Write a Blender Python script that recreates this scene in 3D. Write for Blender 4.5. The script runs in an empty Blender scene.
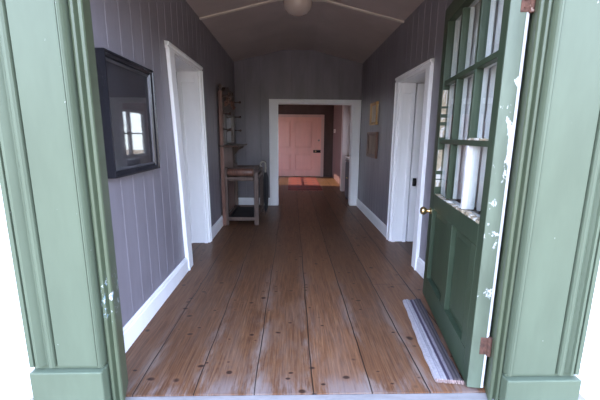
import bpy, bmesh, math, random
from mathutils import Vector, Matrix
random.seed(7)
SC = bpy.context.scene
COL = SC.collection
PI = math.pi

# ------------------------------------------------------------------ helpers
class MB:
    """collects shapes (world coordinates) and links them as ONE mesh object"""
    def __init__(self):
        self.v = []; self.f = []; self.m = []; self.s = []
        self.M = None; self.mi = 0
    def add(self, vs, fs, smooth=False):
        n = len(self.v)
        for p in vs:
            p = Vector(p)
            self.v.append(self.M @ p if self.M else p)
        for f in fs:
            self.f.append([i + n for i in f]); self.m.append(self.mi); self.s.append(smooth)
        return self
    def box(self, x0, x1, y0, y1, z0, z1):
        if x0 > x1: x0, x1 = x1, x0
        if y0 > y1: y0, y1 = y1, y0
        if z0 > z1: z0, z1 = z1, z0
        vs = [(x0,y0,z0),(x1,y0,z0),(x1,y1,z0),(x0,y1,z0),(x0,y0,z1),(x1,y0,z1),(x1,y1,z1),(x0,y1,z1)]
        return self.add(vs, [(0,3,2,1),(4,5,6,7),(0,1,5,4),(1,2,6,5),(2,3,7,6),(3,0,4,7)])
    def prism(self, prof, fn, a0, a1, caps=True, smooth=False, closed=True):
        """prof: 2D points; fn(p,q,a) -> 3D; swept from a0 to a1"""
        n = len(prof)
        vs = [fn(p, q, a0) for p, q in prof] + [fn(p, q, a1) for p, q in prof]
        fs = []
        for i in range(n if closed else n-1):
            j = (i+1) % n
            fs.append((i, j, n+j, n+i))
        if caps and closed:
            fs.append(tuple(range(n-1, -1, -1))); fs.append(tuple(range(n, 2*n)))
        return self.add(vs, fs, smooth)
    def tube(self, pts, rad, n=10, caps=True):
        pts = [Vector(p) for p in pts]
        if not isinstance(rad, (list, tuple)): rad = [rad]*len(pts)
        vs = []; fs = []
        T0 = (pts[1]-pts[0]).normalized()
        U = T0.orthogonal().normalized()
        for k, p in enumerate(pts):
            a = pts[max(k-1,0)]; b = pts[min(k+1,len(pts)-1)]
            T = (b-a).normalized()
            U = (U - T*U.dot(T)).normalized(); W = T.cross(U)
            for i in range(n):
                t = 2*PI*i/n
                vs.append(p + rad[k]*(math.cos(t)*U + math.sin(t)*W))
        for k in range(len(pts)-1):
            for i in range(n):
                j = (i+1) % n
                fs.append((k*n+i, k*n+j, (k+1)*n+j, (k+1)*n+i))
        if caps:
            fs.append(tuple(range(n-1,-1,-1)))
            b = (len(pts)-1)*n
            fs.append(tuple(range(b, b+n)))
        return self.add(vs, fs, True)
    def lathe(self, prof, c, axis='z', n=28):
        """prof: (radius, height) pairs"""
        c = Vector(c); vs = []; fs = []
        def P(r, h, t):
            a, b = r*math.cos(t), r*math.sin(t)
            return c + Vector({'z':(a,b,h),'x':(h,a,b),'y':(b,h,a)}[axis])
        for r, h in prof:
            for i in range(n): vs.append(P(max(r,1e-4), h, 2*PI*i/n))
        for k in range(len(prof)-1):
            for i in range(n):
                j = (i+1) % n
                fs.append((k*n+i, k*n+j, (k+1)*n+j, (k+1)*n+i))
        fs.append(tuple(range(n-1,-1,-1)))
        b = (len(prof)-1)*n
        fs.append(tuple(range(b,b+n)))
        return self.add(vs, fs, True)
    def build(self, name, mats, parent=None, base=None, bevel=0, subd=0):
        if not isinstance(mats, (list, tuple)): mats = [mats]
        off = Vector((0,0,0)); loc = Vector((0,0,0)); rot = None
        me = bpy.data.meshes.new(name)
        vs = self.v
        if parent is not None:
            inv = chain(parent).inverted()
            vs = [inv @ p for p in vs]
        elif base is not None:
            loc = Vector(base); vs = [p - loc for p in vs]
        me.from_pydata([tuple(p) for p in vs], [], self.f)
        for m in mats: me.materials.append(m)
        me.polygons.foreach_set('material_index', self.m)
        bm = bmesh.new(); bm.from_mesh(me)
        bmesh.ops.remove_doubles(bm, verts=bm.verts, dist=1e-5)
        bmesh.ops.recalc_face_normals(bm, faces=bm.faces)
        bm.to_mesh(me); bm.free()
        if any(self.s):
            me.polygons.foreach_set('use_smooth', [True]*len(me.polygons))
            me.set_sharp_from_angle(angle=math.radians(38))
        o = bpy.data.objects.new(name, me); COL.objects.link(o)
        if parent is not None: o.parent = parent
        else: o.location = loc
        if bevel:
            b = o.modifiers.new('bevel', 'BEVEL'); b.width = bevel; b.segments = 2
            b.limit_method = 'ANGLE'; b.angle_limit = math.radians(40)
        if subd:
            s = o.modifiers.new('sub', 'SUBSURF'); s.levels = subd; s.render_levels = subd
        return o

def chain(o):
    M = Matrix.Translation(o.location) @ o.rotation_euler.to_matrix().to_4x4()
    return chain(o.parent) @ M if o.parent else M

def tag(o, label=None, cat=None, group=None, kind=None):
    if label: o['label'] = label
    if cat: o['category'] = cat
    if group: o['group'] = group
    if kind: o['kind'] = kind
    return o
def empty(name, loc, rz=0):
    o = bpy.data.objects.new(name, None); COL.objects.link(o)
    o.location = loc; o.rotation_euler = (0,0,rz); o.empty_display_size = .1
    return o
def struct(o, label=None, cat=None):
    return tag(o, label, cat, None, 'structure')

# ------------------------------------------------------------------ materials
def srgb(r, g, b):
    f = lambda c: (c/255/12.92) if c/255 <= .04045 else ((c/255+.055)/1.055)**2.4
    return (f(r), f(g), f(b), 1)
class NT:
    def __init__(self, name):
        self.mat = bpy.data.materials.new(name); self.mat.use_nodes = True
        self.t = self.mat.node_tree; self.t.nodes.clear()
        self.out = self.n('ShaderNodeOutputMaterial')
        self.b = self.n('ShaderNodeBsdfPrincipled')
        self.l(self.b.outputs[0], self.out.inputs[0])
    def n(self, typ, **kw):
        nd = self.t.nodes.new(typ)
        for k, v in kw.items(): setattr(nd, k, v)
        return nd
    def l(self, a, b): self.t.links.new(a, b)
    def val(self, sock, v):
        if hasattr(v, 'is_output'): self.l(v, sock)
        else: sock.default_value = v
    def math(self, op, a, b=0, c=0, clamp=False):
        nd = self.n('ShaderNodeMath', operation=op); nd.use_clamp = clamp
        self.val(nd.inputs[0], a); self.val(nd.inputs[1], b); self.val(nd.inputs[2], c)
        return nd.outputs[0]
    def mix(self, f, a, b, blend='MIX'):
        nd = self.n('ShaderNodeMix', data_type='RGBA', blend_type=blend)
        self.val(nd.inputs[0], f); self.val(nd.inputs[6], a); self.val(nd.inputs[7], b)
        return nd.outputs[2]
    def coord(self, scale=(1,1,1), kind='Object', loc=(0,0,0)):
        tc = self.n('ShaderNodeTexCoord'); mp = self.n('ShaderNodeMapping')
        mp.inputs['Scale'].default_value = scale; mp.inputs['Location'].default_value = loc
        self.l(tc.outputs[kind], mp.inputs[0]); return mp.outputs[0]
    def noise(self, vec, scale=5, detail=4, rough=.55, dist=0):
        nd = self.n('ShaderNodeTexNoise')
        nd.inputs['Scale'].default_value = scale; nd.inputs['Detail'].default_value = detail
        nd.inputs['Roughness'].default_value = rough; nd.inputs['Distortion'].default_value = dist
        if vec is not None: self.l(vec, nd.inputs['Vector'])
        return nd.outputs['Fac']
    def ramp(self, fac, stops):
        nd = self.n('ShaderNodeValToRGB'); cr = nd.color_ramp
        while len(cr.elements) < len(stops): cr.elements.new(.5)
        for e, (p, c) in zip(cr.elements, stops):
            e.position = p; e.color = c if len(c) == 4 else (*c, 1)
        self.val(nd.inputs[0], fac); return nd.outputs[0]
    def step(self, fac, a, b):
        nd = self.n('ShaderNodeMapRange'); nd.interpolation_type = 'SMOOTHSTEP'
        self.val(nd.inputs[0], fac); nd.inputs[1].default_value = a; nd.inputs[2].default_value = b
        return nd.outputs[0]
    def bump(self, h, strength=.2, dist=.01):
        nd = self.n('ShaderNodeBump'); nd.inputs['Strength'].default_value = strength
        nd.inputs['Distance'].default_value = dist
        self.l(h, nd.inputs['Height']); self.l(nd.outputs[0], self.b.inputs['Normal'])
    def set(self, color=None, rough=.5, metal=0, spec=None):
        if color is not None: self.val(self.b.inputs['Base Color'], color)
        self.val(self.b.inputs['Roughness'], rough); self.b.inputs['Metallic'].default_value = metal
        if spec is not None: self.b.inputs['Specular IOR Level'].default_value = spec
        return self.mat

def paint(name, col, rough=.5, var=.12, chips=None, chipcol=(.75,.74,.72,1), scale=6, stretch=(1,1,.25), bump=.08, metal=0, spec=None):
    """brushed paint with slight mottling and, where asked, chips showing an undercoat"""
    g = NT(name)
    n1 = g.noise(g.coord(stretch), scale, 5, .6)
    dark = tuple(c*(1-var*1.6) for c in col[:3]) + (1,)
    lite = tuple(min(1, c*(1+var)) for c in col[:3]) + (1,)
    c = g.mix(g.step(n1, .3, .7), dark, lite)
    if chips:
        sc, th = chips
        n2 = g.noise(g.coord((1,1,.55)), sc, 6, .65, .4)
        c = g.mix(g.step(n2, th, th+.03), c, chipcol)
    g.bump(n1, bump, .004)
    return g.set(c, rough, metal, spec)

def wood(name, dark, lite, rough=.45, scale=(14,14,1.2), spec=None):
    g = NT(name)
    n = g.noise(g.coord(scale), 3, 6, .6, 1.2)
    c = g.mix(g.step(n, .3, .72), dark, lite)
    g.bump(n, .12, .003)
    return g.set(c, rough, 0, spec)

def jamb_paint(name, col, rough=.5, var=.12, chips=None, scale=5):
    m = paint(name, col, rough, var, chips, scale=scale)
    t = m.node_tree; b = [n for n in t.nodes if n.type == 'BSDF_PRINCIPLED'][0]
    g = NT.__new__(NT); g.mat = m; g.t = t; g.b = b
    src = b.inputs['Base Color'].links[0].from_socket
    tc = g.n('ShaderNodeTexCoord'); sp = g.n('ShaderNodeSeparateXYZ'); g.l(tc.outputs['Object'], sp.inputs[0])
    band = g.math('MULTIPLY', g.math('MULTIPLY', g.step(sp.outputs[2], .46, .52), g.math('SUBTRACT', 1, g.step(sp.outputs[2], .66, .74))), g.math('LESS_THAN', sp.outputs[0], 0))
    n = g.noise(g.coord((1,1,.6)), 42, 5, .65)
    f = g.math('MULTIPLY', band, g.step(n, .56, .60))
    blue = g.mix(g.step(g.noise(g.coord(), 60, 2), .45, .55), (.50,.52,.50,1), (.20,.30,.36,1))
    g.l(g.mix(f, src, blue), b.inputs['Base Color'])
    return m
M = {}
M['green'] = paint('pale_green_gloss_paint', (.106,.132,.087,1), .42, .07, (34, .715), scale=4, spec=.25)
M['green_clean'] = jamb_paint('pale_green_frame_paint', (.082,.103,.060,1), .42, .07, (30, .74), scale=5)
M['green_door'] = paint('dark_green_door_paint', (.042,.062,.037,1), .40, .12, (22, .74), (.62,.66,.60,1), scale=7, spec=.35)
M['green_edge'] = paint('worn_green_door_edge', (.105,.132,.088,1), .5, .14, (7, .585), (.50,.52,.50,1), scale=9)
M['door_white'] = paint('old_white_door_paint', (.60,.60,.60,1), .5, .08, (26, .70), (.36,.40,.33,1))
M['putty'] = paint('flaking_putty', (.40,.33,.23,1), .8, .25, (18, .52), (.62,.60,.55,1), scale=16, stretch=(1,1,1))
M['putty_white'] = paint('bare_primed_bar', (.72,.70,.70,1), .6, .1, (24, .68), (.50,.43,.32,1), scale=12)
M['wall'] = paint('lavender_grey_board_paint', (.216,.200,.226,1), .40, .08, None, scale=5)
M['wall_side'] = paint('side_room_plaster', (.62,.62,.64,1), .8, .05)
M['white'] = paint('white_gloss_joinery_paint', (.90,.905,.92,1), .4, .03, scale=4)
M['ceiling'] = paint('cream_ceiling_paint', (.50,.42,.385,1), .6, .06, scale=2, stretch=(1,1,1))
M['batten'] = paint('cream_batten_paint', (.74,.66,.56,1), .5, .05)
M['facade'] = paint('whitewashed_plaster', (.88,.88,.87,1), .9, .03, scale=14, stretch=(1,1,1), bump=.2)
M['sill'] = paint('worn_sill_paint', (.235,.215,.205,1), .7, .12, (30, .66), (.14,.12,.11,1), scale=14, stretch=(.3,1,1))
M['stoep'] = paint('stoep_screed', (.26,.195,.135,1), .85, .1, scale=3, stretch=(1,1,1))
M['earth'] = paint('dry_garden_ground', (.36,.235,.125,1), .95, .2, scale=1.2, stretch=(1,1,1))
M['roof'] = paint('painted_roof_boards', (.40,.36,.32,1), .8, .05)
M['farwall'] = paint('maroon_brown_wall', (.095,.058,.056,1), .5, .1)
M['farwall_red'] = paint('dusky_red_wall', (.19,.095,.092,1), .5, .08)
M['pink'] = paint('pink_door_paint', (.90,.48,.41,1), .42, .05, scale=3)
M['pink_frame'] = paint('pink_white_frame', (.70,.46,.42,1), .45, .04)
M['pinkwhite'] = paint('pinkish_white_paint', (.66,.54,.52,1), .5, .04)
M['darkwood'] = wood('dark_polished_wood', (.030,.016,.012,1), (.085,.042,.030,1), .35)
M['redwood'] = wood('red_brown_wood', (.10,.047,.034,1), (.24,.120,.088,1), .4)
M['midwood'] = wood('worn_brown_wood', (.060,.036,.028,1), (.135,.085,.066,1), .5)
M['brownframe'] = wood('brown_picture_frame', (.075,.030,.018,1), (.18,.075,.04,1), .4)
M['gilt'] = paint('gilt_frame', (.55,.33,.13,1), .4, .2, metal=.6)
M['cream'] = paint('cream_print', (.66,.56,.44,1), .7, .1)
M['black'] = paint('black_lacquer_frame', (.016,.016,.020,1), .22, .2)
M['silver'] = paint('pewter_slip', (.16,.155,.17,1), .30, .15, metal=.6)
M['mat_dark'] = paint('dark_mount', (.045,.042,.05,1), .7, .1)
M['rust'] = paint('rusty_hinge', (.105,.046,.030,1), .8, .35, (40, .62), (.40,.29,.24,1), scale=30, stretch=(1,1,1))
M['brass'] = paint('old_brass', (.72,.52,.25,1), .28, .1, metal=1, scale=20, stretch=(1,1,1))
M['iron'] = paint('black_iron', (.02,.02,.022,1), .45, .2, metal=.4)
M['opal'] = paint('opal_glass', (.46,.38,.33,1), .16, .02, bump=0)
M['lampbase'] = paint('lamp_gallery', (.42,.36,.32,1), .4, .05)
M['umbrella'] = paint('black_umbrella_cloth', (.018,.018,.022,1), .7, .2)
M['ivory'] = paint('ivory_handle', (.34,.31,.27,1), .4, .1)
M['tan'] = paint('tan_print', (.34,.24,.18,1), .7, .2)
M['grey_print'] = paint('grey_print', (.11,.10,.085,1), .7, .6, scale=9, stretch=(1,1,1))
M['pale_print'] = paint('pale_print', (.72,.68,.60,1), .7, .12, scale=25, stretch=(1,1,1))
M['switch'] = paint('white_switch_plate', (.8,.74,.70,1), .4, .02)
M['chest'] = paint('dark_blue_cabinet', (.045,.05,.075,1), .5, .1)

def glass(name, tint=(1,1,1,1), refl=1.0):
    g = NT(name)
    t = g.t; t.nodes.remove(g.b)
    tr = g.n('ShaderNodeBsdfTransparent'); tr.inputs[0].default_value = tint
    gl = g.n('ShaderNodeBsdfGlossy'); gl.inputs['Roughness'].default_value = .03
    fr = g.n('ShaderNodeFresnel'); fr.inputs[0].default_value = 1.5
    mx = g.n('ShaderNodeMixShader')
    geo = g.n('ShaderNodeNewGeometry')
    front = g.math('SUBTRACT', 1, geo.outputs['Backfacing'])
    g.l(g.math('MULTIPLY', g.math('MULTIPLY', fr.outputs[0], refl), front, clamp=True), mx.inputs[0])
    g.l(tr.outputs[0], mx.inputs[1]); g.l(gl.outputs[0], mx.inputs[2])
    g.l(mx.outputs[0], g.out.inputs[0])
    return g.mat
M['glass'] = glass('window_glass', (.96,.98,.97,1))
M['picglass'] = glass('picture_glass', (.95,.95,.95,1), 1.9)
def mirror():
    g = NT('old_mirror'); n = g.noise(g.coord(), 12, 4)
    return g.set((.72,.74,.72,1), g.math('MULTIPLY', n, .12), 1.0)
M['mirror'] = mirror()

def floor_mat():
    g = NT('old_pine_boards')
    W = .325; X0 = .12
    tc = g.n('ShaderNodeTexCoord'); sp = g.n('ShaderNodeSeparateXYZ'); g.l(tc.outputs['Object'], sp.inputs[0])
    X, Y = sp.outputs[0], sp.outputs[1]
    wob = g.math('MULTIPLY', g.math('SUBTRACT', g.noise(g.coord((1,.9,1)), 1.6, 2), .5), .035)
    u = g.math('DIVIDE', g.math('SUBTRACT', g.math('ADD', X, wob), X0), W)
    idx = g.math('FLOOR', u)
    fr = g.math('FRACT', u)
    ed = g.math('MULTIPLY', g.math('MINIMUM', fr, g.math('SUBTRACT', 1, fr)), W)     # metres to the nearest joint
    wn = g.n('ShaderNodeTexWhiteNoise', noise_dimensions='1D'); g.l(idx, wn.inputs['W'])
    rnd = wn.outputs['Value']
    # grain: stretched noise, shifted from board to board
    cm = g.n('ShaderNodeCombineXYZ')
    g.l(g.math('MULTIPLY', X, 26), cm.inputs[0])
    g.l(g.math('ADD', g.math('MULTIPLY', Y, 1.3), g.math('MULTIPLY', rnd, 37)), cm.inputs[1])
    g.l(g.math('MULTIPLY', rnd, 11), cm.inputs[2])
    grain = g.noise(cm.outputs[0], 1.0, 7, .68, 2.2)
    fine = g.noise(g.coord((120,4,1)), 1, 3, .6)
    c = g.ramp(grain, [(.22, (.066,.025,.012)), (.48, (.155,.070,.034)), (.78, (.235,.122,.062))])
    c = g.mix(g.math('MULTIPLY', g.step(fine, .42, .70), .55), c, (.060,.030,.019,1))
    tone = g.math('ADD', .78, g.math('MULTIPLY', rnd, .42))
    cmb = g.n('ShaderNodeCombineColor')
    for i in range(3): g.l(tone, cmb.inputs[i])
    c = g.mix(1.0, c, cmb.outputs[0], 'MULTIPLY')
    # worn, greyed wood along joints and in patches near the threshold
    big = g.math('ADD', g.math('MULTIPLY', g.noise(g.coord((2.2,.9,1)), 2.1, 3, .6, .6), .62), g.math('MULTIPLY', g.noise(g.coord((60,9,1)), 1, 4, .7), .38))
    nearjoint = g.math('SUBTRACT', 1, g.step(ed, .0, .075))
    wearf = g.math('MULTIPLY', g.math('ADD', g.math('MULTIPLY', nearjoint, .75), .22), g.step(big, .42, .60), clamp=True)
    # foot wear is greatest at the doorway
    door = g.math('SUBTRACT', 1, g.step(Y, 1.7, 3.9))
    wearf = g.math('MULTIPLY', wearf, g.math('ADD', .20, g.math('MULTIPLY', door, .62)), clamp=True)
    c = g.mix(wearf, c, (.20,.150,.122,1))
    sill = g.math('MULTIPLY', g.math('SUBTRACT', 1, g.step(Y, 1.60, 1.78)), g.step(big, .42, .6))
    c = g.mix(g.math('MULTIPLY', sill, .55), c, (.22,.185,.175,1))
    # knots
    for sc, loc, th, seed in (((4.2,4.6,1),(3,7,0),.115,0), ((5.6,8.5,1),(11,2,0),.150,1), ((9,15,1),(5,1,0),.17,2)):
        vo = g.n('ShaderNodeTexVoronoi'); vo.inputs['Scale'].default_value = 1
        mp = g.coord(sc, loc=loc); ad = g.n('ShaderNodeVectorMath', operation='ADD')
        nz = g.n('ShaderNodeTexNoise'); nz.inputs['Scale'].default_value = 9; g.l(g.coord(), nz.inputs['Vector'])
        ms = g.n('ShaderNodeVectorMath', operation='MULTIPLY'); g.l(nz.outputs['Color'], ms.inputs[0]); ms.inputs[1].default_value = (.22,.16,0)
        g.l(mp, ad.inputs[0]); g.l(ms.outputs[0], ad.inputs[1]); g.l(ad.outputs[0], vo.inputs['Vector'])
        w2 = g.n('ShaderNodeTexWhiteNoise', noise_dimensions='3D'); g.l(vo.outputs['Position'], w2.inputs['Vector'])
        on = g.math('GREATER_THAN', w2.outputs['Value'], .30 if seed < 2 else .62)
        k = g.math('MULTIPLY', g.math('SUBTRACT', 1, g.step(vo.outputs['Distance'], th*.45, th)), on)
        halo = g.math('MULTIPLY', g.math('SUBTRACT', 1, g.step(vo.outputs['Distance'], th, th*2.3)), on)
        c = g.mix(g.math('MULTIPLY', halo, .35), c, (.16,.075,.038,1))
        c = g.mix(g.math('MULTIPLY', k, .9), c, (.028,.014,.010,1))
    # cross-cut butt joints here and there
    yb = g.math('FRACT', g.math('ADD', g.math('DIVIDE', Y, 3.1), g.math('MULTIPLY', rnd, 5.7)))
    bj = g.math('MULTIPLY', g.math('LESS_THAN', yb, .0016), g.math('GREATER_THAN', rnd, .8))
    joint = g.math('MAXIMUM', g.math('SUBTRACT', 1, g.step(g.math('SUBTRACT', ed, g.math('MULTIPLY', rnd, .0025)), .0008, .0050)), bj)
    c = g.mix(g.math('MULTIPLY', joint, .92), c, (.018,.011,.008,1))
    h = g.math('SUBTRACT', g.math('MULTIPLY', grain, .3), joint)
    g.bump(h, .35, .004)
    r = g.math('ADD', .40, g.math('MULTIPLY', wearf, .4))
    return g.set(c, r, 0, .22)
M['floor'] = floor_mat()

def net():
    g = NT('net_curtain_cloth')
    n = g.noise(g.coord((200,200,200)), 1, 2)
    g.set(g.mix(n, (.66,.64,.66,1), (.80,.79,.80,1)), .9)
    tl = g.n('ShaderNodeBsdfTranslucent'); tl.inputs[0].default_value = (.75,.74,.75,1)
    mx = g.n('ShaderNodeMixShader'); mx.inputs[0].default_value = .35
    g.l(g.b.outputs[0], mx.inputs[1]); g.l(tl.outputs[0], mx.inputs[2]); g.l(mx.outputs[0], g.out.inputs[0])
    return g.mat
M['net'] = net()
def rug_strip_mat():
    g = NT('striped_cotton_weave')
    tc = g.n('ShaderNodeTexCoord'); sp = g.n('ShaderNodeSeparateXYZ'); g.l(tc.outputs['Object'], sp.inputs[0])
    X = sp.outputs[1]           # local y runs across the strip
    c = g.ramp(g.math('DIVIDE', g.math('ADD', X, .085), .17), [
        (0.0,(.018,.014,.015)), (.07,(.075,.058,.054)), (.12,(.018,.014,.016)), (.20,(.085,.066,.062)), (.26,(.020,.015,.017)), (.33,(.075,.058,.058)),
        (.38,(.022,.016,.022)), (.42,(.17,.145,.16)), (.47,(.18,.155,.17)), (.50,(.035,.022,.042)), (.57,(.040,.026,.048)), (.60,(.32,.29,.30)), (.74,(.36,.33,.335)), (.77,(.22,.18,.21)), (.80,(.36,.33,.335)), (1.0,(.33,.29,.29))])
    n = g.noise(g.coord((260,40,40)), 1, 2)
    c = g.mix(g.math('MULTIPLY', g.step(n, .4, .7), .30), c, (.045,.035,.04,1))
    g.bump(n, .6, .004)
    return g.set(c, .95)
M['strip'] = rug_strip_mat()
def rug_mat():
    g = NT('red_tribal_rug')
    tc = g.n('ShaderNodeTexCoord'); sp = g.n('ShaderNodeSeparateXYZ'); g.l(tc.outputs['Object'], sp.inputs[0])
    X, Y = sp.outputs[0], sp.outputs[1]
    b = g.math('FRACT', g.math('MULTIPLY', Y, 2.1))
    c = g.ramp(b, [(0,(.24,.030,.022)), (.30,(.30,.035,.025)), (.34,(.07,.018,.024)), (.46,(.08,.02,.025)), (.50,(.30,.10,.05)), (.58,(.28,.035,.025)), (1,(.22,.03,.022))])
    d = g.math('ABSOLUTE', g.math('SUBTRACT', g.math('FRACT', g.math('MULTIPLY', X, 4.2)), .5))
    e = g.math('ABSOLUTE', g.math('SUBTRACT', b, .2))
    dm = g.math('LESS_THAN', g.math('ADD', d, e), .22)
    c = g.mix(g.math('MULTIPLY', dm, .7), c, (.10,.02,.03,1))
    n = g.noise(g.coord((80,80,80)), 1, 2)
    c = g.mix(g.math('MULTIPLY', n, .25), c, (.30,.12,.07,1))
    g.bump(n, .4, .003)
    return g.set(c, .95)
M['rug'] = rug_mat()

# ------------------------------------------------------------------ measures
XL, XR = -1.09, 1.33            # hall side walls
YF, YE = 1.70, 6.66             # inside of the front wall, face of the end wall
HE, HP = 2.735, 2.957           # eaves and ridge of the ceiling
PL, PR = -.17, .375             # flat strip at the ridge
YFAR = 11.58
TOP = 3.05
DL0, DL1, DLH = 3.455, 4.25, 2.125      # left doorway
DR0, DR1, DRH = 3.42, 4.30, 2.05      # right doorway
EO0, EO1, EOH = -.290, 1.190, 2.005   # end opening
FJL, FJR, FH = -.874, 1.058, 2.36     # front doorway
def ceil_z(x):
    if x < PL: return HE + (HP-HE)*(x-XL)/(PL-XL)
    if x > PR: return HE + (HP-HE)*(XR-x)/(XR-PR)
    return HP

# ------------------------------------------------------------------ floor, ceiling, outer shell
m = MB(); m.box(-3.6, 4.2, 1.60, 11.9, -.06, 0)
struct(m.build('floor', M['floor']), 'worn wide pine floorboards running down the hallway', 'floor')

m = MB()
m.box(-1.4, 1.6, 1.42, 1.60, -.10, -.006)
struct(m.build('trim_1', M['sill'], bevel=.006), 'worn pale painted sill across the front doorway', 'door sill')
m = MB(); m.box(-7, 7, -2.6, 1.75, -.34, -.13)
struct(m.build('floor_stoep', M['stoep']), 'plain screed stoep floor outside the front door', 'floor')
m = MB(); m.box(-45, 45, -45, 40, -.60, -.345)
struct(m.build('ground', M['earth']), 'dry open ground around the house', 'ground')

# ceiling: three boarded slopes with thickness
m = MB()
pr = [(XL-.02,HE-.005),(PL,HP),(PR,HP),(XR+.02,HE-.005),(XR+.02,HE+.03),(PR,HP+.035),(PL,HP+.035),(XL-.02,HE+.03)]
m.prism(pr, lambda p,q,a: (p,a,q), YF-.02, YE+.02)
struct(m.build('ceiling', M['ceiling']), 'dim cream vaulted hallway ceiling with a flattened ridge', 'ceiling')
def batten(y):
    m = MB()
    w = .019
    segs = [(XL,HE),(PL,HP),(PR,HP),(XR,HE)]
    for (xa,za),(xb,zb) in zip(segs, segs[1:]):
        vs = [(xa,y-w,za),(xb,y-w,zb),(xb,y+w,zb),(xa,y+w,za),(xa,y-w,za-.016),(xb,y-w,zb-.016),(xb,y+w,zb-.016),(xa,y+w,za-.016)]
        m.add(vs, [(0,3,2,1),(4,5,6,7),(0,1,5,4),(1,2,6,5),(2,3,7,6),(3,0,4,7)])
    return m
struct(batten(4.30).build('trim_2', M['batten']), 'cream cover batten crossing the vaulted ceiling at the lamp', 'ceiling batten')

# ------------------------------------------------------------------ boarded walls
def clad(m, fn, a0, a1, z0, z1, w, breaks=(), gw=.014, gd=.0035, bead=False):
    """vertical boards with sunk joints. fn(a, depth, z) -> 3D ; z1 may be a function of a"""
    zt = z1 if callable(z1) else (lambda a: z1)
    pts = [(a0, 0)]
    k = math.ceil((a0+.012)/w)
    while k*w < a1-.012:
        c = k*w
        pts += [(c-gw/2, 0), (c-gw*.08, gd), (c+gw*.08, gd), (c+gw/2, 0)]
        if bead:
            pts += [(c+gw/2+.008, -.0025), (c+gw/2+.016, 0)]
        k += 1
    pts.append((a1, 0))
    for b in breaks:
        if a0 < b < a1 and all(abs(b-p[0]) > .02 for p in pts): pts.append((b, 0))
    pts.sort()
    vs = []
    for a, d in pts: vs += [fn(a, d, z0), fn(a, d, zt(a))]
    fs = [(2*i, 2*i+2, 2*i+3, 2*i+1) for i in range(len(pts)-1)]
    m.add(vs, fs)

BW = .165
TH = .34; THR = .285
m = MB()
L = lambda a, d, z: (XL - d, a, z)
clad(m, L, YF, DL0-.24, 0, HE+.02, BW); clad(m, L, DL1, YE, 0, HE+.02, BW); clad(m, L, DL0-.24, DL1, DLH, HE+.02, BW)
x1 = XL-.009; x0 = XL-TH
m.box(x0, x1, YF-.02, DL0-.24, 0, TOP); m.box(x0, x1, DL1, YE+.15, 0, TOP); m.box(x0, x1, DL0-.24, DL1, DLH, TOP)
m.prism([(DL1-.001,0),(DL1-.001,DLH),(DL1-.115,DLH)], lambda p,q,a: (a,p,q), XL-TH, XL)
m.prism([(DL0-.241,0),(DL0-.241,DLH),(DL0-.24,DLH),(DL0-.02,0)], lambda p,q,a: (a,p,q), XL-TH, XL)
struct(m.build('wall_left', M['wall']), 'left lavender grey boarded hallway wall with a doorway', 'wall')
m = MB()
R = lambda a, d, z: (XR + d, a, z)
clad(m, R, YF, DR0, 0, HE+.02, BW); clad(m, R, DR1, YE, 0, HE+.02, BW); clad(m, R, DR0, DR1, DRH, HE+.02, BW)
x0 = XR+.009; x1 = XR+THR
m.box(x0, x1, YF-.02, DR0, 0, TOP); m.box(x0, x1, DR1, YE+.15, 0, TOP); m.box(x0, x1, DR0, DR1, DRH, TOP)
struct(m.build('wall_right', M['wall']), 'right lavender grey boarded hallway wall with a doorway', 'wall')
m = MB()
Ef = lambda a, d, z: (a, YE + d, z)
zt = lambda a: ceil_z(a) + .015
EB = .30
clad(m, Ef, XL, EO0, 0, zt, EB, (PL,PR), bead=False); clad(m, Ef, EO1, XR, 0, zt, EB, (PL,PR), bead=False)
clad(m, Ef, EO0, EO1, EOH, zt, EB, (PL,PR), bead=False)
m.box(XL-TH, EO0, YE+.009, YE+.15, 0, TOP); m.box(EO1, XR+TH, YE+.009, YE+.15, 0, TOP); m.box(EO0, EO1, YE+.009, YE+.15, EOH, TOP)
struct(m.build('wall_end', M['wall']), 'grey boarded end wall of the hallway around the wide opening', 'wall')

# front wall (facade plaster outside, boards inside)
YO = 1.62
m = MB()
m.box(-3.8, FJL-.055, YO, YF, -.13, TOP); m.box(FJR+.055, 4.4, YO, YF, -.13, TOP); m.box(FJL-.055, FJR+.055, YO, YF, FH+.045, TOP)
for s, a, b in ((-1, -3.8, -1.20), (1, 1.38, 4.4)):
    m.box(a, b, YO-.022, YO, -.13, .165)                    # low plaster base course
struct(m.build('wall_front', M['facade']), 'sunlit whitewashed front wall of the house beside the pilasters', 'wall')

# roof over everything; front eaves strip is added, unseen, sized to shape the light
m = MB(); m.box(-7, 7, 1.05, 1.62, 2.86, 2.95); m.box(-3.75, 4.4, 1.55, YE+.15, TOP, TOP+.12); m.box(-2.36, 4.4, YE+.15, 12.0, TOP, TOP+.12)
struct(m.build('roof', M['roof']), 'roof over the house with an unseen front eaves strip added to shape the light', 'roof')

# side rooms behind the two doorways
def side_room(name, xa, xb, label):
    m = MB()
    lo, hi = min(xa,xb), max(xa,xb)
    out = (lo-.1, lo) if xa > xb else (hi, hi+.1)
    m.box(out[0], out[1], YF, YE+.15, 0, TOP)
    m.box(lo, hi, YE-.02, YE+.15, 0, TOP)
    m.box(lo, hi, YF, YF+.06, 0, TOP)
    m.box(lo, hi, YF, YE, 2.7, 2.75)
    struct(m.build(name, M['wall_side']), label, 'wall')
side_room('wall_west', XL-TH, -3.5, 'plain plaster walls of the room beyond the left doorway')
side_room('wall_east', XR+THR, 4.1, 'plain plaster walls of the room beyond the right doorway')

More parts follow.
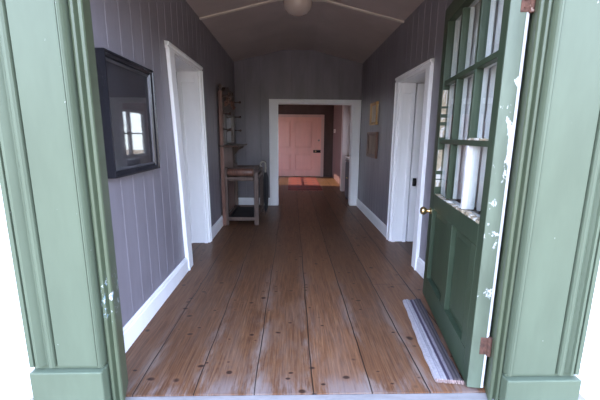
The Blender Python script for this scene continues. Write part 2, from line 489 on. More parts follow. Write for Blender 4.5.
# ------------------------------------------------------------------ doorway joinery
def doorway(name, side, y0, y1, H, label, headw, latch=False, lean=0, fw=.09, lean2=0, cw=.125):
    x = XL if side < 0 else XR
    o = -side                                              # towards the hall
    TH = globals()['TH'] if side < 0 else THR
    t = empty(name, (x, (y0+y1)/2, 0))
    struct(t, label, 'door frame')
    # casings: board with a moulded outer edge; the old near post leans a little
    def lbox(m, xa, xb, c0, c1, z0, z1, lean=0):
        f = lambda c, z: c - lean*z/H
        m.add([(xa,f(c0,z0),z0),(xb,f(c0,z0),z0),(xb,f(c1,z0),z0),(xa,f(c1,z0),z0),(xa,f(c0,z1),z1),(xb,f(c0,z1),z1),(xb,f(c1,z1),z1),(xa,f(c1,z1),z1)],
              [(0,3,2,1),(4,5,6,7),(0,1,5,4),(1,2,6,5),(2,3,7,6),(3,0,4,7)])
    def casing(c0, c1, z1, outer, lean=0):
        m = MB()
        lbox(m, x, x+o*.026, c0, c1, 0, z1, lean)
        e0, e1 = (c0, c0+.03) if outer < 0 else (c1-.03, c1)
        lbox(m, x, x+o*.036, e0, e1, 0, z1, lean)
        return m
    casing(y0-cw, y0+.012, H, -1, lean).build('casing', M['white'], t, bevel=.005)
    casing(y1-.012, y1+fw, H, 1, lean2).build('casing', M['white'], t, bevel=.005)
    m = MB(); m.box(x, x+o*.026, y0-cw-lean, y1+fw-lean2, H-.012, H+headw); m.box(x, x+o*.038, y0-cw-lean, y1+fw-lean2, H+headw-.03, H+headw)
    m.build('head_casing', M['white'], t, bevel=.005)
    # deep lining, panelled on the far jamb
    xe = x+side*(TH+.01)
    m = MB()
    lbox(m, x, xe, y0-.02, y0+.02, 0, H, lean)
    m.build('jamb_lining', M['white'], t, bevel=.003)
    m = MB()
    A2 = lambda a, b, c0, c1, z0, z1: lbox(m, x+side*a, x+side*b, c0, c1, z0, z1, lean2)
    A2(0, TH-.095, y1-.02, y1+.012, 0, H)
    A2(.004, .045, y1-.040, y1-.02, 0, H-.02); A2(TH-.140, TH-.095, y1-.040, y1-.02, 0, H-.02)
    A2(.045, TH-.140, y1-.040, y1-.02, H-.14, H-.02)
    m.build('jamb_lining', M['white'], t, bevel=.003)
    m = MB(); A2(TH-.078, TH+.02, y1-.046, y1+.012, .008, H-.025)
    m.build('door_edge', M['white'], t, bevel=.004)
    m = MB(); m.box(x, xe, y0-lean, y1, H-.02, H+.001)
    m.build('head_lining', M['white'], t, bevel=.003)
    if latch:
        m = MB(); a = x+side*(TH-.04)
        m.box(a-.02, a+.02, y1-.075, y1-.042, .76, .86); m.box(a-.012, a+.012, y1-.10, y1-.07, .785, .835)
        m.build('latch_keeper', M['iron'], t, bevel=.004)
doorway('trim_3', -1, DL0, DL1, DLH, 'white moulded frame of the doorway in the left wall', .045, False, .22, .055, .11, .15)
doorway('trim_4', 1, DR0, DR1, DRH, 'white moulded frame of the doorway in the right wall', .055, True)

t = empty('trim_5', ((EO0+EO1)/2, YE, 0))
struct(t, 'white frame around the wide opening at the end of the hallway', 'door frame')
def ecasing(a0, a1):
    m = MB(); m.box(a0, a1, YE-.028, YE, 0, EOH); m.box(a0 if a0 < 0 else a1-.03, a0+.03 if a0 < 0 else a1, YE-.038, YE, 0, EOH)
    m.build('casing', M['white'], t, bevel=.005)
ecasing(EO0-.15, EO0+.01); ecasing(EO1-.01, XR-.002)
m = MB(); m.box(EO0-.15, XR-.002, YE-.028, YE, EOH-.01, EOH+.065); m.box(EO0-.15, XR-.002, YE-.038, YE, EOH+.04, EOH+.065)
m.build('head_casing', M['white'], t, bevel=.005)
for a, b in ((EO0-.001, EO0+.018), (EO1-.018, EO1+.001)):
    m = MB(); m.box(a, b, YE, YE+.17, 0, EOH); m.build('jamb_lining', M['white'], t)
m = MB(); m.box(EO0, EO1, YE, YE+.17, EOH-.018, EOH+.001); m.build('head_lining', M['white'], t)

# baseboards
BH = .155
def skirt(m, fn, a0, a1):
    prof = [(0,0),(.022,0),(.022,BH-.03),(.016,BH-.022),(.016,BH-.008),(.008,BH),(0,BH)]
    m.prism(prof, fn, a0, a1)
m = MB()
skirt(m, lambda p,q,a: (XL+p,a,q), YF, DL0-.145); skirt(m, lambda p,q,a: (XL+p,a,q), DL1+.053, YE)
struct(m.build('baseboard_left', M['white']), 'white skirting along the left hallway wall', 'skirting')
m = MB()
skirt(m, lambda p,q,a: (XR-p,a,q), YF, DR0-.12); skirt(m, lambda p,q,a: (XR-p,a,q), DR1+.088, YE)
struct(m.build('baseboard_right', M['white']), 'white skirting along the right hallway wall', 'skirting')
m = MB()
skirt(m, lambda p,q,a: (a,YE-p,q), XL, EO0-.148)
struct(m.build('baseboard_end', M['white']), 'white skirting on the end wall behind the hall stand', 'skirting')

# ------------------------------------------------------------------ front doorway: pilasters and frame
def pilaster(name, inner, sgn, width, pan0, pan1, ztop, label):
    """inner: x of the inner edge; sgn: direction outwards; u measured outwards"""
    t = empty(name, (inner+sgn*width/2, 1.55, -.13))
    struct(t, label, 'pilaster')
    w = width
    o = pan1
    prof = [(0,1.62),(0,1.520),(.003,1.508),(.009,1.500),(pan0-.011,1.500),(pan0-.009,1.506),(pan0-.008,1.532),
            (pan0-.001,1.532),(pan0,1.513),(pan1,1.513),(pan1+.002,1.536),(pan1+.010,1.536),(pan1+.013,1.510),
            (pan1+.020,1.502),(pan1+.032,1.502),(pan1+.042,1.512),(pan1+.050,1.526),(pan1+.063,1.526),(pan1+.074,1.514),
            (w-.050,1.501),(w-.040,1.500),(w-.034,1.505),(w-.032,1.534),(w-.023,1.534),(w-.021,1.508),(w-.003,1.506),(w,1.510),(w,1.62)]
    m = MB(); m.prism([(inner+sgn*u, y) for u, y in prof], lambda p,q,a: (p,q,a), ztop+.022, 2.86)
    m.build('shaft', M['green'], t)
    m = MB(); m.box(inner+sgn*.006, inner+sgn*(w-.006), 1.53, 1.62, ztop-.01, ztop+.03)
    m.build('neck', M['green'], t)
    m = MB(); m.box(inner-sgn*.004, inner+sgn*(w+(.008 if sgn > 0 else -.004)), 1.492, 1.62, -.13, ztop)
    m.build('plinth', M['green'], t, bevel=.006)
pilaster('trim_6', -.945, -1, .354, .024, .218, .222, 'pale green panelled pilaster left of the front doorway')
pilaster('trim_7', 1.118, 1, .380, .029, .254, .150, 'pale green panelled pilaster right of the front doorway')

t = empty('trim_8', ((FJL+FJR)/2, 1.62, 0))
struct(t, 'green frame of the front doorway between the pilasters', 'door frame')
def jamb(face, sgn):
    # sgn points away from the opening
    m = MB()
    prof = [(.053,1.70),(0,1.545),(.002,1.536),(.008,1.531),(.014,1.533),(.018,1.541),(.020,1.558),(.030,1.562),(.035,1.554),(.039,1.541),(.046,1.535),(.054,1.540),(.058,1.560),(.0745,1.565),(.0745,1.70)]
    m.prism([(face+sgn*u, y) for u, y in prof], lambda p,q,a: (p,q,a), -.10, FH+.045)
    m.build('jamb', M['green_clean'], t)
jamb(FJL, -1); jamb(FJR, 1)
m = MB()
m.prism([(0,1.70),(0,1.585),(.012,1.568),(.024,1.568),(.036,1.588),(.05,1.592),(.06,1.575),(.24,1.575),(.24,1.62),(.045,1.62),(.045,1.70)], lambda p,q,a: (a,q,FH+p), FJL, FJR)
m.build('head', M['green_clean'], t)

# ------------------------------------------------------------------ front door leaf (swung inwards against the right wall)
A = Vector((.977, 1.62, 0)); ANG = math.atan2(.98585, .16764)
T, DW, DH, Z0 = .088, 1.16, 2.335, .016
door = empty('door_1', A, ANG)
struct(door, 'old dark green glazed front door standing open against the right wall', 'door')
DM = Matrix.Translation(A) @ Matrix.Rotation(ANG, 4, 'Z')
def dmb():
    m = MB(); m.M = DM; return m
def dbox(m, s0, s1, z0, z1, d0=0.0, d1=T, split=.052):
    """box in door space; the outer part of its depth is green, the rest white"""
    if d0 < split:
        m.mi = 0; m.box(s0, s1, -d0, -min(split,d1), z0, z1)
    if d1 > split:
        m.mi = 1; m.box(s0, s1, -max(split,d0), -d1, z0, z1)
    m.mi = 0
DMAT = [M['green_door'], M['door_white']]
G0, G1, GB, GT = .075, 1.05, .93, 2.225
m = dmb(); dbox(m, 0, G0, Z0, DH, 0, T, .072); hs = m.build('stile', DMAT, door, bevel=.003)
# the worn edge of the hinge stile faces the outside
m = dmb(); m.box(-.0025, .0005, -.002, -.0725, Z0, DH); m.build('hinge_edge', M['green_edge'], door)
m = dmb(); dbox(m, G1, DW, Z0, DH); m.build('stile', DMAT, door, bevel=.003)
m = dmb(); dbox(m, G0, G1, Z0, .20); m.build('rail', DMAT, door, bevel=.003)
m = dmb(); dbox(m, G0, G1, .81, GB); m.build('rail', DMAT, door, bevel=.003)
m = dmb(); dbox(m, G0, G1, GT, DH); m.build('rail', DMAT, door, bevel=.003)
m = dmb(); dbox(m, .515, .625, .20, .81); m.build('muntin', DMAT, door, bevel=.003)
m = dmb(); dbox(m, G0, .15, .20, .81, .0, T); m.build('muntin', DMAT, door, bevel=.003)
for s0, s1 in ((.15,.515), (.625,1.05)):
    m = dmb(); dbox(m, s0, s1, .20, .81, .034, .062)
    # raised field with sloped margins
    m.mi = 0
    i, j = .012, .055
    vs = [(s0+i,-.034,.20+i),(s1-i,-.034,.20+i),(s1-i,-.034,.81-i),(s0+i,-.034,.81-i),
          (s0+j,-.018,.20+j),(s1-j,-.018,.20+j),(s1-j,-.018,.81-j),(s0+j,-.018,.81-j)]
    m.add(vs, [(4,5,6,7),(0,1,5,4),(1,2,6,5),(2,3,7,6),(3,0,4,7)])
    m.build('panel', DMAT, door)
ZB = (1.35, 1.785)
SB = (.40, .745)
bw = .032
rows = [(GB, ZB[0]), (ZB[0], ZB[1]), (ZB[1], GT)]
for z in ZB:
    m = dmb(); dbox(m, G0, G1, z-bw*.5, z+bw*.5, .008, .080); m.build('glazing_bar', DMAT, door, bevel=.003)
for k, s in enumerate(SB):
    for q, (za, zb) in enumerate(rows):
        m = dmb(); dbox(m, s-bw*.5, s+bw*.5, za+bw*.5, zb-bw*.5, .008, .080)
        o = m.build('glazing_bar', [M['putty_white'], M['door_white']] if (k == 0 and q == 0) else DMAT, door, bevel=.003)
        if k == 0 and q == 0: o['label'] = 'bare white peeled glazing bar'
ss = [G0, SB[0], SB[1], G1]
for q, (za, zb) in enumerate(rows):
    for k in range(3):
        s0 = ss[k] + (bw/2 if k else 0); s1 = ss[k+1] - (bw/2 if k < 2 else 0)
        z0 = za + (bw/2 if q else 0); z1 = zb - (bw/2 if q < 2 else 0)
        m = dmb(); m.box(s0, s1, -.036, -.040, z0, z1); m.build('pane', M['glass'], door)
# flaking putty along the sill, the lowest glazing bar and the lock side
m = dmb()
random.seed(3)
def flakes(s0, s1, z0, z1, n, wmin, wmax, horiz):
    for i in range(n):
        if horiz:
            a = s0+(s1-s0)*i/n; b = a+(s1-s0)/n*random.uniform(.55,1.15); h = random.uniform(wmin, wmax)
            m.box(a, min(b,s1), -.036, -.001+random.uniform(-.002,.001), z0, z0+h)
        else:
            a = z0+(z1-z0)*i/n; b = a+(z1-z0)/n*random.uniform(.5,1.1); h = random.uniform(wmin, wmax)
            m.box(s1-h, s1, -.036, -.004, a, min(b,z1))
flakes(.09, .42, GB-.002, 0, 5, .010, .022, True)
flakes(.44, .72, GB-.002, 0, 5, .006, .014, True)
flakes(.75, 1.04, GB-.002, 0, 4, .003, .008, True)
flakes(.12, .40, ZB[0]+bw*.5, 0, 7, .005, .014, True)
flakes(0, G1+.001, GB+.06, ZB[0]-.04, 5, .003, .009, False)
flakes(0, G1+.001, ZB[0]+.03, ZB[1]-.05, 6, .004, .013, False)
m.build('putty', M['putty'], door)
# net curtain hung behind the glazing
cur = empty('net_curtain', A, ANG)
tag(cur, 'pale gathered net curtain behind the panes of the open green door', 'curtain')
m = dmb()
nx = 150; vs = []; fs = []
for (z, amp) in ((.945,.011),(1.4,.012),(1.9,.011),(2.24,.008)):
    for k in range(nx+1):
        s = .085+.955*k/nx
        f = math.sin(s*46+.5*math.sin(s*9)) + .35*math.sin(s*113)
        vs.append((s, -(.106+amp*f), z))
for q in range(3):
    for k in range(nx):
        a = q*(nx+1)+k; fs.append((a, a+1, a+nx+2, a+nx+1))
m.add(vs, fs, True); cl = m.build('cloth', M['net'], cur)
sol = cl.modifiers.new('thickness', 'SOLIDIFY'); sol.thickness = .0015
m = dmb(); m.tube([(.03,-.106,2.245),(1.10,-.106,2.245)], .006, 8)
for s in (.03, 1.10): m.tube([(s,-.106,2.245),(s,-T+.002,2.245)], .006, 8)
m.build('curtain_wire', M['brass'], cur)
# knob on a rose, hinges
kc = DM @ Vector((1.105, 0, .775))
m = dmb(); m.lathe([(.026,0),(.026,.006),(.014,.010),(.011,.028),(.020,.036),(.030,.048),(.034,.060),(.031,.073),(.020,.083),(.004,.087)], (1.105,0,.775), 'y', 24)
m.build('knob', M['brass'], door)
for z in (1.985, .275):
    m = dmb()
    m.tube([(-.004,-T-.004,z-.055),(-.004,-T-.004,z+.055)], .012, 10)
    m.box(-.005,-.001,-.045,-T, z-.05, z+.05)
    for dz in (-.03, .0, .03): m.tube([(-.004,-.062,z+dz),(-.0085,-.062,z+dz)], .006, 8)
    m.build('hinge', M['rust'], door, bevel=.002)

# ------------------------------------------------------------------ striped rug strip along the foot of the door
P0 = Vector((.906, 1.668, 0)); P1 = Vector((1.020, 2.62, 0))
ang = math.atan2((P1-P0).y, (P1-P0).x); Ln = (P1-P0).length
t = empty('rug_strip', P0, ang)
tag(t, 'narrow folded rag rug with white and purple stripes at the foot of the green door', 'rug')
RM = Matrix.Translation(P0) @ Matrix.Rotation(ang, 4, 'Z')
m = MB(); m.M = RM
prof = []
nw = 14
for i in range(nw+1):
    y = -.078 + .156*i/nw
    top = .020 + .003*math.sin(i*1.9) + .016*max(0, 1-abs((y+.045)/.05))
    if i in (0, nw): top = .010
    prof.append((y, top))
full = prof + [(.078,.001),(-.078,.001)]
N = 40
vs = []; fs = []
for k in range(N+1):
    x = Ln*k/N
    wob = .002*math.sin(k*.9)+.006*math.sin(k*.13)
    for (y, z) in full: vs.append((x, y+wob, max(.001, z*(1+.05*math.sin(k*1.7+y*40))) if z > .002 else .001))
n = len(full)
for k in range(N):
    for i in range(n):
        j = (i+1) % n; fs.append((k*n+i, k*n+j, (k+1)*n+j, (k+1)*n+i))
fs.append(tuple(range(n-1,-1,-1))); fs.append(tuple(range(N*n, N*n+n)))
m.add(vs, fs, True); m.build('weave', M['strip'], t)
m = MB(); m.M = RM
for i in range(16):
    y = -.074+.148*i/15
    m.tube([(.004,y,.018),(-.004,y+random.uniform(-.003,.003),.010),(-.011,y+random.uniform(-.004,.004),.004)], [.0048,.0045,.003], 6)
m.build('fringe', paint('fringe_cotton', (.27,.185,.16,1), .95, .15), t)

# ------------------------------------------------------------------ large framed picture on the left wall
def side_picture(name, x, face, y0, y1, z0, z1, depth, fw, mats, label, cat='picture', tilt=0):
    """picture hung on a side wall; face = +1 looks to +x"""
    t = empty(name, (x, (y0+y1)/2, z0)); tag(t, label, cat)
    X = lambda d: x + face*d
    m = MB()
    # mitred moulding: outer flat, raised outer edge, slope to the sight edge
    prof = [(0,0),(0,depth),(fw*.30,depth),(fw*.38,depth*.86),(fw*.8,depth*.72),(fw,depth*.55),(fw,0)]
    corners = lambda i: [(y0+i,z0+i),(y1-i,z0+i),(y1-i,z1-i),(y0+i,z1-i)]
    vs = []; fs = []
    for (i, d) in prof:
        for (y, z) in corners(i): vs.append((X(d), y, z))
    for k in range(len(prof)-1):
        for c in range(4):
            e = (c+1) % 4; fs.append((k*4+c, k*4+e, (k+1)*4+e, (k+1)*4+c))
    m.add(vs, fs); m.build('frame', mats[0], t)
    m = MB(); m.box(X(.002), X(depth*.3), y0+fw*.6, y1-fw*.6, z0+fw*.6, z1-fw*.6); m.build('backing', mats[1], t)
    return t, X
PX0, PX1, PZ0, PZ1 = 1.985, 2.66, 1.128, 1.850
t, X = side_picture('framed_picture', XL+.001, 1, PX0, PX1, PZ0, PZ1, .055, .036, (M['black'], M['mat_dark']),
    'large square picture in a black frame on the left wall near the entrance')
m = MB(); d = .022
i0, i1 = .036, .052
vs = []
for i, dd in ((i0,.028),(i0+.006,.034),(i1,.024)):
    for (y,z) in [(PX0+i,PZ0+i),(PX1-i,PZ0+i),(PX1-i,PZ1-i),(PX0+i,PZ1-i)]: vs.append((X(dd),y,z))
fs = [(k*4+c, k*4+(c+1)%4, (k+1)*4+(c+1)%4, (k+1)*4+c) for k in range(2) for c in range(4)]
m.add(vs, fs); m.build('slip', M['silver'], t)
m = MB(); m.box(X(.0145), X(.016), 2.10, 2.55, 1.22, 1.71); m.build('print', M['grey_print'], t)
m = MB(); m.box(X(.0205), X(.0225), PX0+.05, PX1-.05, PZ0+.05, PZ1-.05); m.build('glass', M['picglass'], t)

# two small pictures on the right wall
t, X = side_picture('framed_picture', XR-.001, -1, 5.30, 5.72, 1.565, 1.915, .035, .045, (M['gilt'], M['tan']),
    'small gilt framed picture, the upper of the two on the right wall')
m = MB(); m.box(X(.011), X(.013), 5.245, 5.675, 1.61, 1.87); m.build('print', M['cream'], t)
t, X = side_picture('framed_picture', XR-.001, -1, 5.22, 5.84, 1.045, 1.455, .038, .055, (M['brownframe'], M['tan']),
    'brown wooden framed picture, the lower of the two on the right wall')
m = MB(); m.box(X(.012), X(.014), 5.275, 5.785, 1.10, 1.40); m.build('print', M['tan'], t)

# ------------------------------------------------------------------ ceiling lamp
LX, LY = .055, 3.74
t = empty('ceiling_lamp', (LX, LY, HP)); tag(t, 'cream opal glass bowl lamp fixed under the ridge of the ceiling', 'ceiling lamp')
m = MB(); m.lathe([(.085,2.957),(.088,2.93),(.080,2.90),(.070,2.86),(.073,2.80),(.078,2.775)], (LX,LY,0), 'z', 32); m.build('gallery', M['lampbase'], t)
m = MB(); m.lathe([(.074,2.80),(.105,2.775),(.135,2.745),(.149,2.705),(.147,2.668),(.128,2.628),(.094,2.600),(.050,2.585),(.01,2.581)], (LX,LY,.02), 'z', 40); m.build('bowl', M['opal'], t)

# ------------------------------------------------------------------ hall stand against the left wall
SY0, SY1 = 5.11, 6.10
t = empty('hall_stand', (-.80, 5.60, 0)); tag(t, 'dark wooden hall stand with mirror, pegs and umbrella trough against left wall', 'hall stand')
wd, rd, md = M['darkwood'], M['redwood'], M['midwood']
for y in (SY0, SY1-.06):
    m = MB()
    m.prism([(-.585,y),(-.515,y),(-.515,y+.06),(-.585,y+.06)], lambda p,q,a: (p,q,a), 0, .70)
    m.add([(-.585,y,.70),(-.515,y,.70),(-.515,y+.06,.70),(-.585,y+.06,.70),(-.565,y+.01,.83),(-.525,y+.01,.83),(-.525,y+.05,.83),(-.565,y+.05,.83)],
          [(4,5,6,7),(0,1,5,4),(1,2,6,5),(2,3,7,6),(3,0,4,7)])
    m.build('leg', md, t, bevel=.006)
    m = MB(); m.box(-1.045, -.985, y, y+.06, 0, .90); m.build('leg', md, t, bevel=.005)
    m = MB(); m.box(-.985, -.585, y+.006, y+.050, .700, .762); m.build('rail', md, t, bevel=.005)
    m = MB(); m.box(-.985, -.585, y+.010, y+.046, .070, .125); m.build('rail', md, t, bevel=.005)
    # rounded end board of the trough
    if y == SY0:
        m = MB(); m.lathe([(.048,-.985),(.058,-.972),(.058,-.603),(.050,-.59)], (0,y+.05,.826), 'x', 20)
        m.build('trough_roll', rd, t)
    else:
        m = MB(); m.box(-.985, -.585, y+.012, y+.04, .762, .86); m.build('trough_end', wd, t, bevel=.004)
    if y == SY0:
        m = MB(); m.box(-.985, -.575, y+.04, y+.09, .880, .894); m.build('trough_rim', wd, t, bevel=.003)
for x in (-.575, -1.035):
    m = MB(); m.box(x, x+.045, SY0+.06, SY1-.06, .700, .762); m.build('rail', md, t, bevel=.005)
    m = MB(); m.box(x, x+.04, SY0+.06, SY1-.06, .070, .125); m.build('rail', md, t, bevel=.005)
m = MB(); m.box(-.985, -.58, SY0+.05, SY1-.05, .085, .098)
for a, b in ((-.985,-.97), (-.595,-.58)): m.box(a, b, SY0+.05, SY1-.05, .098, .135)
m.build('drip_tray', M['iron'], t)
# back
m = MB()
for k in range(9):
    a = SY0+.075+k*.094; m.box(-1.060, -1.045, a, a+.088, .125, 1.20)
m.build('back_boards', rd, t, bevel=.002)
for y in (SY0-.03, SY1-.035):
    m = MB(); m.box(-1.075, -1.02, y, y+.06, .0 if y > 5.5 else .0, 2.02)
    m.build('post', rd if y < 5.5 else wd, t, bevel=.006)
    m = MB(); m.lathe([(.03,0),(.034,.012),(.016,.03),(.028,.055),(.022,.085),(.004,.10)], (-1.048,y+.03,2.02), 'z', 14); m.build('finial', wd, t)
m = MB(); m.box(-1.075, -.80, SY0-.08, SY1, 1.215, 1.240); m.build('shelf', wd, t, bevel=.005)
for y in (SY1-.10,):
    m = MB(); m.prism([(-1.04,1.215),(-.84,1.215),(-.86,1.17),(-.95,1.13),(-1.02,1.03),(-1.04,1.02)], lambda p,q,a: (p,a,q), y, y+.03); m.build('bracket', wd, t)
# mirror with a frame
m = MB(); m.box(-1.055, -1.030, SY0+.20, SY1-.17, 1.27, 1.70); m.build('mirror', M['mirror'], t)
m = MB()
m.box(-1.065,-1.005, SY0+.03, SY0+.20, 1.24, 1.75); m.box(-1.065,-1.005, SY1-.17, SY1-.035, 1.24, 1.75)
m.box(-1.065,-1.005, SY0+.20, SY1-.17, 1.24, 1.27); m.box(-1.065,-1.005, SY0+.20, SY1-.17, 1.70, 1.75)
m.build('mirror_frame', wd, t, bevel=.008)
# carved arched pediment
m = MB()
pts = []
for k in range(25):
    a = k/24; y = SY0-.02+a*(SY1-SY0+.04); pts.append((y, 1.95+.17*math.sin(PI*a)**.7+.018*math.sin(a*PI*9)))
m.prism([(SY0-.02,1.75)]+pts+[(SY1+.02,1.75)], lambda p,q,a: (a,p,q), -1.07, -1.015)
m.build('pediment', wd, t, bevel=.004)
m = MB()
for k, (y, r, z) in enumerate(((5.60,.085,1.97),(5.40,.055,1.90),(5.80,.055,1.90),(5.26,.04,1.85),(5.94,.04,1.85))):
    m.lathe([(r,-1.016),(r,-1.0),(r*.7,-.985),(r*.55,-.985),(r*.35,-.97),(.004,-.965)], (0,y,z), 'x', 18)
m.build('carving', rd, t)
for y in (SY0, SY1-.005):
    for z in (1.95, 1.70, 1.47):
        m = MB()
        m.lathe([(.022,-1.02),(.022,-1.008),(.010,-1.0),(.009,-.94),(.020,-.925),(.024,-.912),(.018,-.898),(.004,-.893)], (0,y,z), 'x', 12)
        m.build('peg', wd, t)

# two umbrellas hooked at the far front corner of the stand
def crook(name, x, y, lean, label, hmat):
    t = empty(name, (x, y, 0)); tag(t, label, 'umbrella', 'umbrellas at the hall stand')
    P = lambda z: (x+lean*z*.10, y, z)
    m = MB(); m.tube([P(.012),P(.06)], [.004,.006], 8); m.build('ferrule', M['iron'], t)
    m = MB()
    prof = [(.06,.008),(.12,.022),(.30,.034),(.50,.040),(.66,.036),(.74,.020),(.77,.012)]
    n = 16; vs = []; fs = []
    for z, r in prof:
        c = Vector(P(z))
        for i in range(n):
            rr = r*(1 if i % 2 else .72)
            vs.append(c + Vector((rr*math.cos(2*PI*i/n), rr*math.sin(2*PI*i/n), 0)))
    for k in range(len(prof)-1):
        for i in range(n):
            j = (i+1) % n; fs.append((k*n+i,k*n+j,(k+1)*n+j,(k+1)*n+i))
    m.add(vs, fs, True); m.build('canopy', M['umbrella'], t)
    m = MB(); c = Vector(P(.90)); R_ = .042
    pts = [P(.76), P(.83), c] + [c + Vector((-R_+R_*math.cos(a), 0, R_*math.sin(a))) for a in [PI*k/8 for k in range(1,9)]] + [c+Vector((-2*R_,0,-.035))]
    m.tube(pts, .016, 10); m.build('handle', hmat, t)
    m = MB(); m.tube([P(.80), P(.835)], .0155, 12); m.build('collar', M['ivory'] if hmat != M['ivory'] else M['iron'], t)
crook('umbrella', -.450, 5.95, -.1, 'folded black umbrella with a dark crook handle at the hall stand corner', M['darkwood'])
crook('umbrella', -.462, 5.80, .05, 'folded black umbrella with a pale crook handle beside the hall stand', M['ivory'])

# ------------------------------------------------------------------ far room
FX0, FX1 = -2.2, 1.40
YB = YE+.15
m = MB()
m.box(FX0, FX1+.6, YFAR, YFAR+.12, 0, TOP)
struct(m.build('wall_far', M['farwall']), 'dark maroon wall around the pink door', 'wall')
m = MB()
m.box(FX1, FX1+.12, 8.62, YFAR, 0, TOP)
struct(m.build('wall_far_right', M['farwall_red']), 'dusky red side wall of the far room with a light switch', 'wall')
m = MB()
W0, W1, WZ0, WZ1 = 6.88, 8.40, .90, 1.92
m.box(FX1, FX1+.12, YB, W0, 0, TOP); m.box(FX1, FX1+.12, W1, 8.62, 0, TOP)
m.box(FX1, FX1+.12, W0, W1, 0, WZ0); m.box(FX1, FX1+.12, W0, W1, WZ1, TOP)
struct(m.build('wall_far_window', M['pinkwhite']), 'pale side wall of the far room around its window', 'wall')
m = MB(); m.box(1.25, FX1, 8.42, 8.62, 0, 2.75)
struct(m.build('trim_9', M['pinkwhite'], bevel=.008), 'pinkish white boxed pier beside the far room window', 'pier')
LW0, LW1, LZ0, LZ1 = 9.7, 11.5, .70, 2.50
m = MB()
m.box(FX0-.12, FX0, YB, LW0, 0, TOP); m.box(FX0-.12, FX0, LW1, YFAR, 0, TOP)
m.box(FX0-.12, FX0, LW0, LW1, 0, LZ0); m.box(FX0-.12, FX0, LW0, LW1, LZ1, TOP)
struct(m.build('wall_far_left', M['pinkwhite']), 'left wall of the far room with a wide window', 'wall')
m = MB(); m.box(FX0, FX1+.1, YB, YFAR, 2.82, 2.86)
struct(m.build('ceiling_far', M['pinkwhite']), 'pinkish white ceiling of the far room', 'ceiling')

def side_window(name, x, y0, y1, z0, z1, label, nv, post=0):
    t = empty(name, (x, (y0+y1)/2, z0)); struct(t, label, 'window')
    m = MB()
    w = .05
    m.box(x-.03, x+.03, y0, y0+w, z0, z1); m.box(x-.03, x+.03, y1-w, y1, z0, z1)
    m.box(x-.03, x+.03, y0+w, y1-w, z0, z0+w); m.box(x-.03, x+.03, y0+w, y1-w, z1-w, z1)
    for k in range(1, nv): 
        c = y0+(y1-y0)*k/nv; m.box(x-.02, x+.02, c-.015, c+.015, z0+w, z1-w)
    if post: m.box(x-.028, x+.028, (y0+y1)/2-post, (y0+y1)/2+post, z0+w, z1-w)
    c = (z0+z1)/2; m.box(x-.019, x+.019, y0+w, y1-w, c-.015, c+.015)
    m.build('sash', M['white'], t)
    m = MB(); m.box(x-.003, x+.003, y0+w, y1-w, z0+w, z1-w); m.build('pane', M['glass'], t)
side_window('window_1', FX1+.06, W0, W1, WZ0, WZ1, 'bright narrow window in the right wall of the far room', 2, .05)
side_window('window_2', FX0-.06, LW0, LW1, LZ0, LZ1, 'wide window in the left wall of the far room', 4)
m = MB(); m.box(FX1-.07, FX1+.03, W0-.05, W1+.05, WZ0-.03, WZ0)
struct(m.build('trim_10', M['pinkwhite'], bevel=.005), 'pale ledge under the far room window', 'window sill')

t = empty('cabinet', (1.28, 7.2, 0)); tag(t, 'low dark blue cabinet under the far room window', 'cabinet')
m = MB(); m.box(1.21, FX1-.012, 6.88, 7.48, .05, .85); m.build('body', M['chest'], t, bevel=.006)
m = MB(); m.box(1.19, FX1-.008, 6.86, 7.50, .85, .875); m.build('top', M['darkwood'], t, bevel=.004)
for y in (6.90, 7.19):
    m = MB(); m.box(1.195, 1.21, y, y+.27, .08, .82); dd = m.build('door', M['chest'], t, bevel=.004)
    m = MB(); m.lathe([(.008,0),(.014,-.012),(.004,-.018)], (1.195, y+(.235 if y < 7 else .035), .5), 'x', 10); m.build('knob', M['brass'], dd)
for y in (6.90, 7.41):
    for x in (1.22, 1.33):
        m = MB(); m.box(x, x+.05, y, y+.05, 0, .05); m.build('foot', M['chest'], t)

# pink door
PD0, PD1, PDH = -.62, .985, 2.0
t = empty('door_2', ((PD0+PD1)/2, YFAR, 0)); struct(t, 'wide pink panelled door in the far wall', 'door')
yf = YFAR-.05
m = MB(); m.box(PD0, PD1, yf+.012, YFAR-.002, .012, PDH)
cols = [(-.50,-.03), (.10,.70)]; rws = [(.20,.78), (.98,1.88)]
xs = [PD0, -.50, -.03, .10, .70, PD1]
for k in (0, 2, 4): m.box(xs[k], xs[k+1], yf, yf+.012, .012, PDH)
for a, b in cols:
    for z0, z1 in ((.012,.20), (.78,.98), (1.88,PDH)): m.box(a, b, yf, yf+.012, z0, z1)
m.build('leaf', M['pink'], t)
for a, b in cols:
    for z0, z1 in rws:
        m = MB(); i = .035
        m.add([(a+.015,yf+.012,z0+.015),(b-.015,yf+.012,z0+.015),(b-.015,yf+.012,z1-.015),(a+.015,yf+.012,z1-.015),
               (a+i+.02,yf+.001,z0+i+.02),(b-i-.02,yf+.001,z0+i+.02),(b-i-.02,yf+.001,z1-i-.02),(a+i+.02,yf+.001,z1-i-.02)],
              [(4,5,6,7),(0,1,5,4),(1,2,6,5),(2,3,7,6),(3,0,4,7)])
        m.build('panel', M['pink'], t)
m = MB(); m.box(.73, .975, yf-.024, yf, .825, .915); lk = m.build('rim_lock', M['iron'], t, bevel=.004)
m = MB(); m.lathe([(.012,yf-.02),(.012,yf-.05),(.030,yf-.062),(.026,yf-.082),(.004,yf-.09)], (.80,0,.875), 'y', 14); m.build('knob', M['brass'], lk)
m = MB(); m.lathe([(.030,yf),(.030,yf-.008),(.018,yf-.014),(.004,yf-.016)], (.91,0,1.24), 'y', 16); m.build('escutcheon', M['ivory'], t)
m = MB()
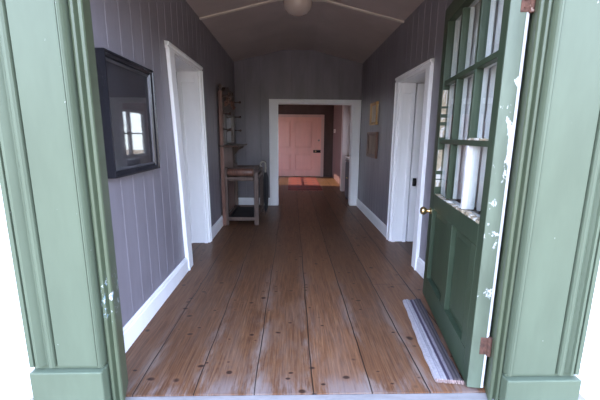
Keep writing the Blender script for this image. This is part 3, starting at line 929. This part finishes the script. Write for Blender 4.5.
m.box(PD1, PD1+.10, YFAR-.07, YFAR-.001, 0, PDH+.085); m.box(PD0-.10, PD0, YFAR-.07, YFAR-.001, 0, PDH+.085); m.box(PD0, PD1, YFAR-.07, YFAR-.001, PDH, PDH+.085)
m.build('frame', M['pink_frame'], t, bevel=.008)

t = empty('light_switch', (FX1, 11.15, 1.5)); tag(t, 'small white switch plate on the dusky red wall of the far room', 'light switch')
m = MB(); m.box(FX1-.014, FX1, 10.95, 11.35, 1.49, 1.61); m.build('plate', M['switch'], t, bevel=.003)
m = MB(); m.box(FX1-.026, FX1-.012, 11.12, 11.18, 1.52, 1.58); m.build('toggle', M['cream'], t)

t = empty('rug', (.30, 9.9, 0)); tag(t, 'red patterned rug on the floor before the pink door', 'rug')
m = MB(); m.box(-.10, .80, 8.50, 11.35, .001, .013); m.build('pile', M['rug'], t)
m = MB()
for y, s in ((8.50,-1), (11.35,1)):
    m = MB()
    for k in range(44):
        x = -.09+.88*k/43; m.tube([(x,y,.007),(x+random.uniform(-.008,.008),y+s*.05,.004)], .0035, 5)
    m.build('fringe', M['cream'], t)

# ------------------------------------------------------------------ light and camera
w = bpy.data.worlds.new('sky'); SC.world = w; w.use_nodes = True
nt = w.node_tree; nt.nodes.clear()
out = nt.nodes.new('ShaderNodeOutputWorld'); bg = nt.nodes.new('ShaderNodeBackground')
tc = nt.nodes.new('ShaderNodeTexCoord'); sx = nt.nodes.new('ShaderNodeSeparateXYZ'); rp = nt.nodes.new('ShaderNodeValToRGB')
nt.links.new(tc.outputs['Generated'], sx.inputs[0]); nt.links.new(sx.outputs[2], rp.inputs[0])
cr = rp.color_ramp
for p, c in ((.18,(.80,.93,1.16,1)), (.50,(.86,1.06,1.62,1))): cr.elements.new(p).color = c
cr.elements[0].color = (.78,.84,.92,1); cr.elements[-1].position = .85; cr.elements[-1].color = (.55,.75,1.25,1)
# dark unseen band added low in the front sky to shape the hall light
def mth(op, a, b):
    n = nt.nodes.new('ShaderNodeMath'); n.operation = op
    for k, v in enumerate((a, b)):
        if hasattr(v, 'is_output'): nt.links.new(v, n.inputs[k])
        else: n.inputs[k].default_value = v
    return n.outputs[0]
low = mth('LESS_THAN', sx.outputs[2], .05); fr_ = mth('LESS_THAN', sx.outputs[1], -.35)
mxw = nt.nodes.new('ShaderNodeMix'); mxw.data_type = 'RGBA'
nt.links.new(mth('MULTIPLY', low, fr_), mxw.inputs[0]); nt.links.new(rp.outputs[0], mxw.inputs[6]); mxw.inputs[7].default_value = (.26,.25,.18,1)
nt.links.new(mxw.outputs[2], bg.inputs[0])
bg.inputs[1].default_value = 4.3
nt.links.new(bg.outputs[0], out.inputs[0])

sun = bpy.data.lights.new('sun', 'SUN'); sun.energy = 4.4; sun.angle = math.radians(.6); sun.color = (1,.86,.66)
so = bpy.data.objects.new('sun', sun); COL.objects.link(so)
so.rotation_euler = Vector((2.8,-.3,-1.72)).to_track_quat('-Z','Y').to_euler()

cam = bpy.data.cameras.new('camera'); co = bpy.data.objects.new('camera', cam); COL.objects.link(co)
F, PITCH, YAW, ROLL, H = 335.04, .1888, .0249, -.0077, 1.3826
cam.sensor_fit = 'HORIZONTAL'; cam.sensor_width = 36; cam.lens = F/600*36
cam.clip_start = .02; cam.clip_end = 200
co.location = (0,0,H)
co.matrix_world = Matrix.Translation((0,0,H)) @ Matrix.Rotation(-YAW,4,'Z') @ Matrix.Rotation(PI/2-PITCH,4,'X') @ Matrix.Rotation(-ROLL,4,'Z')
SC.camera = co
vs_ = SC.view_settings
vs_.view_transform = 'Standard'; vs_.look = 'None'; vs_.exposure = 0.85; vs_.gamma = 1.0; vs_.use_curve_mapping = False
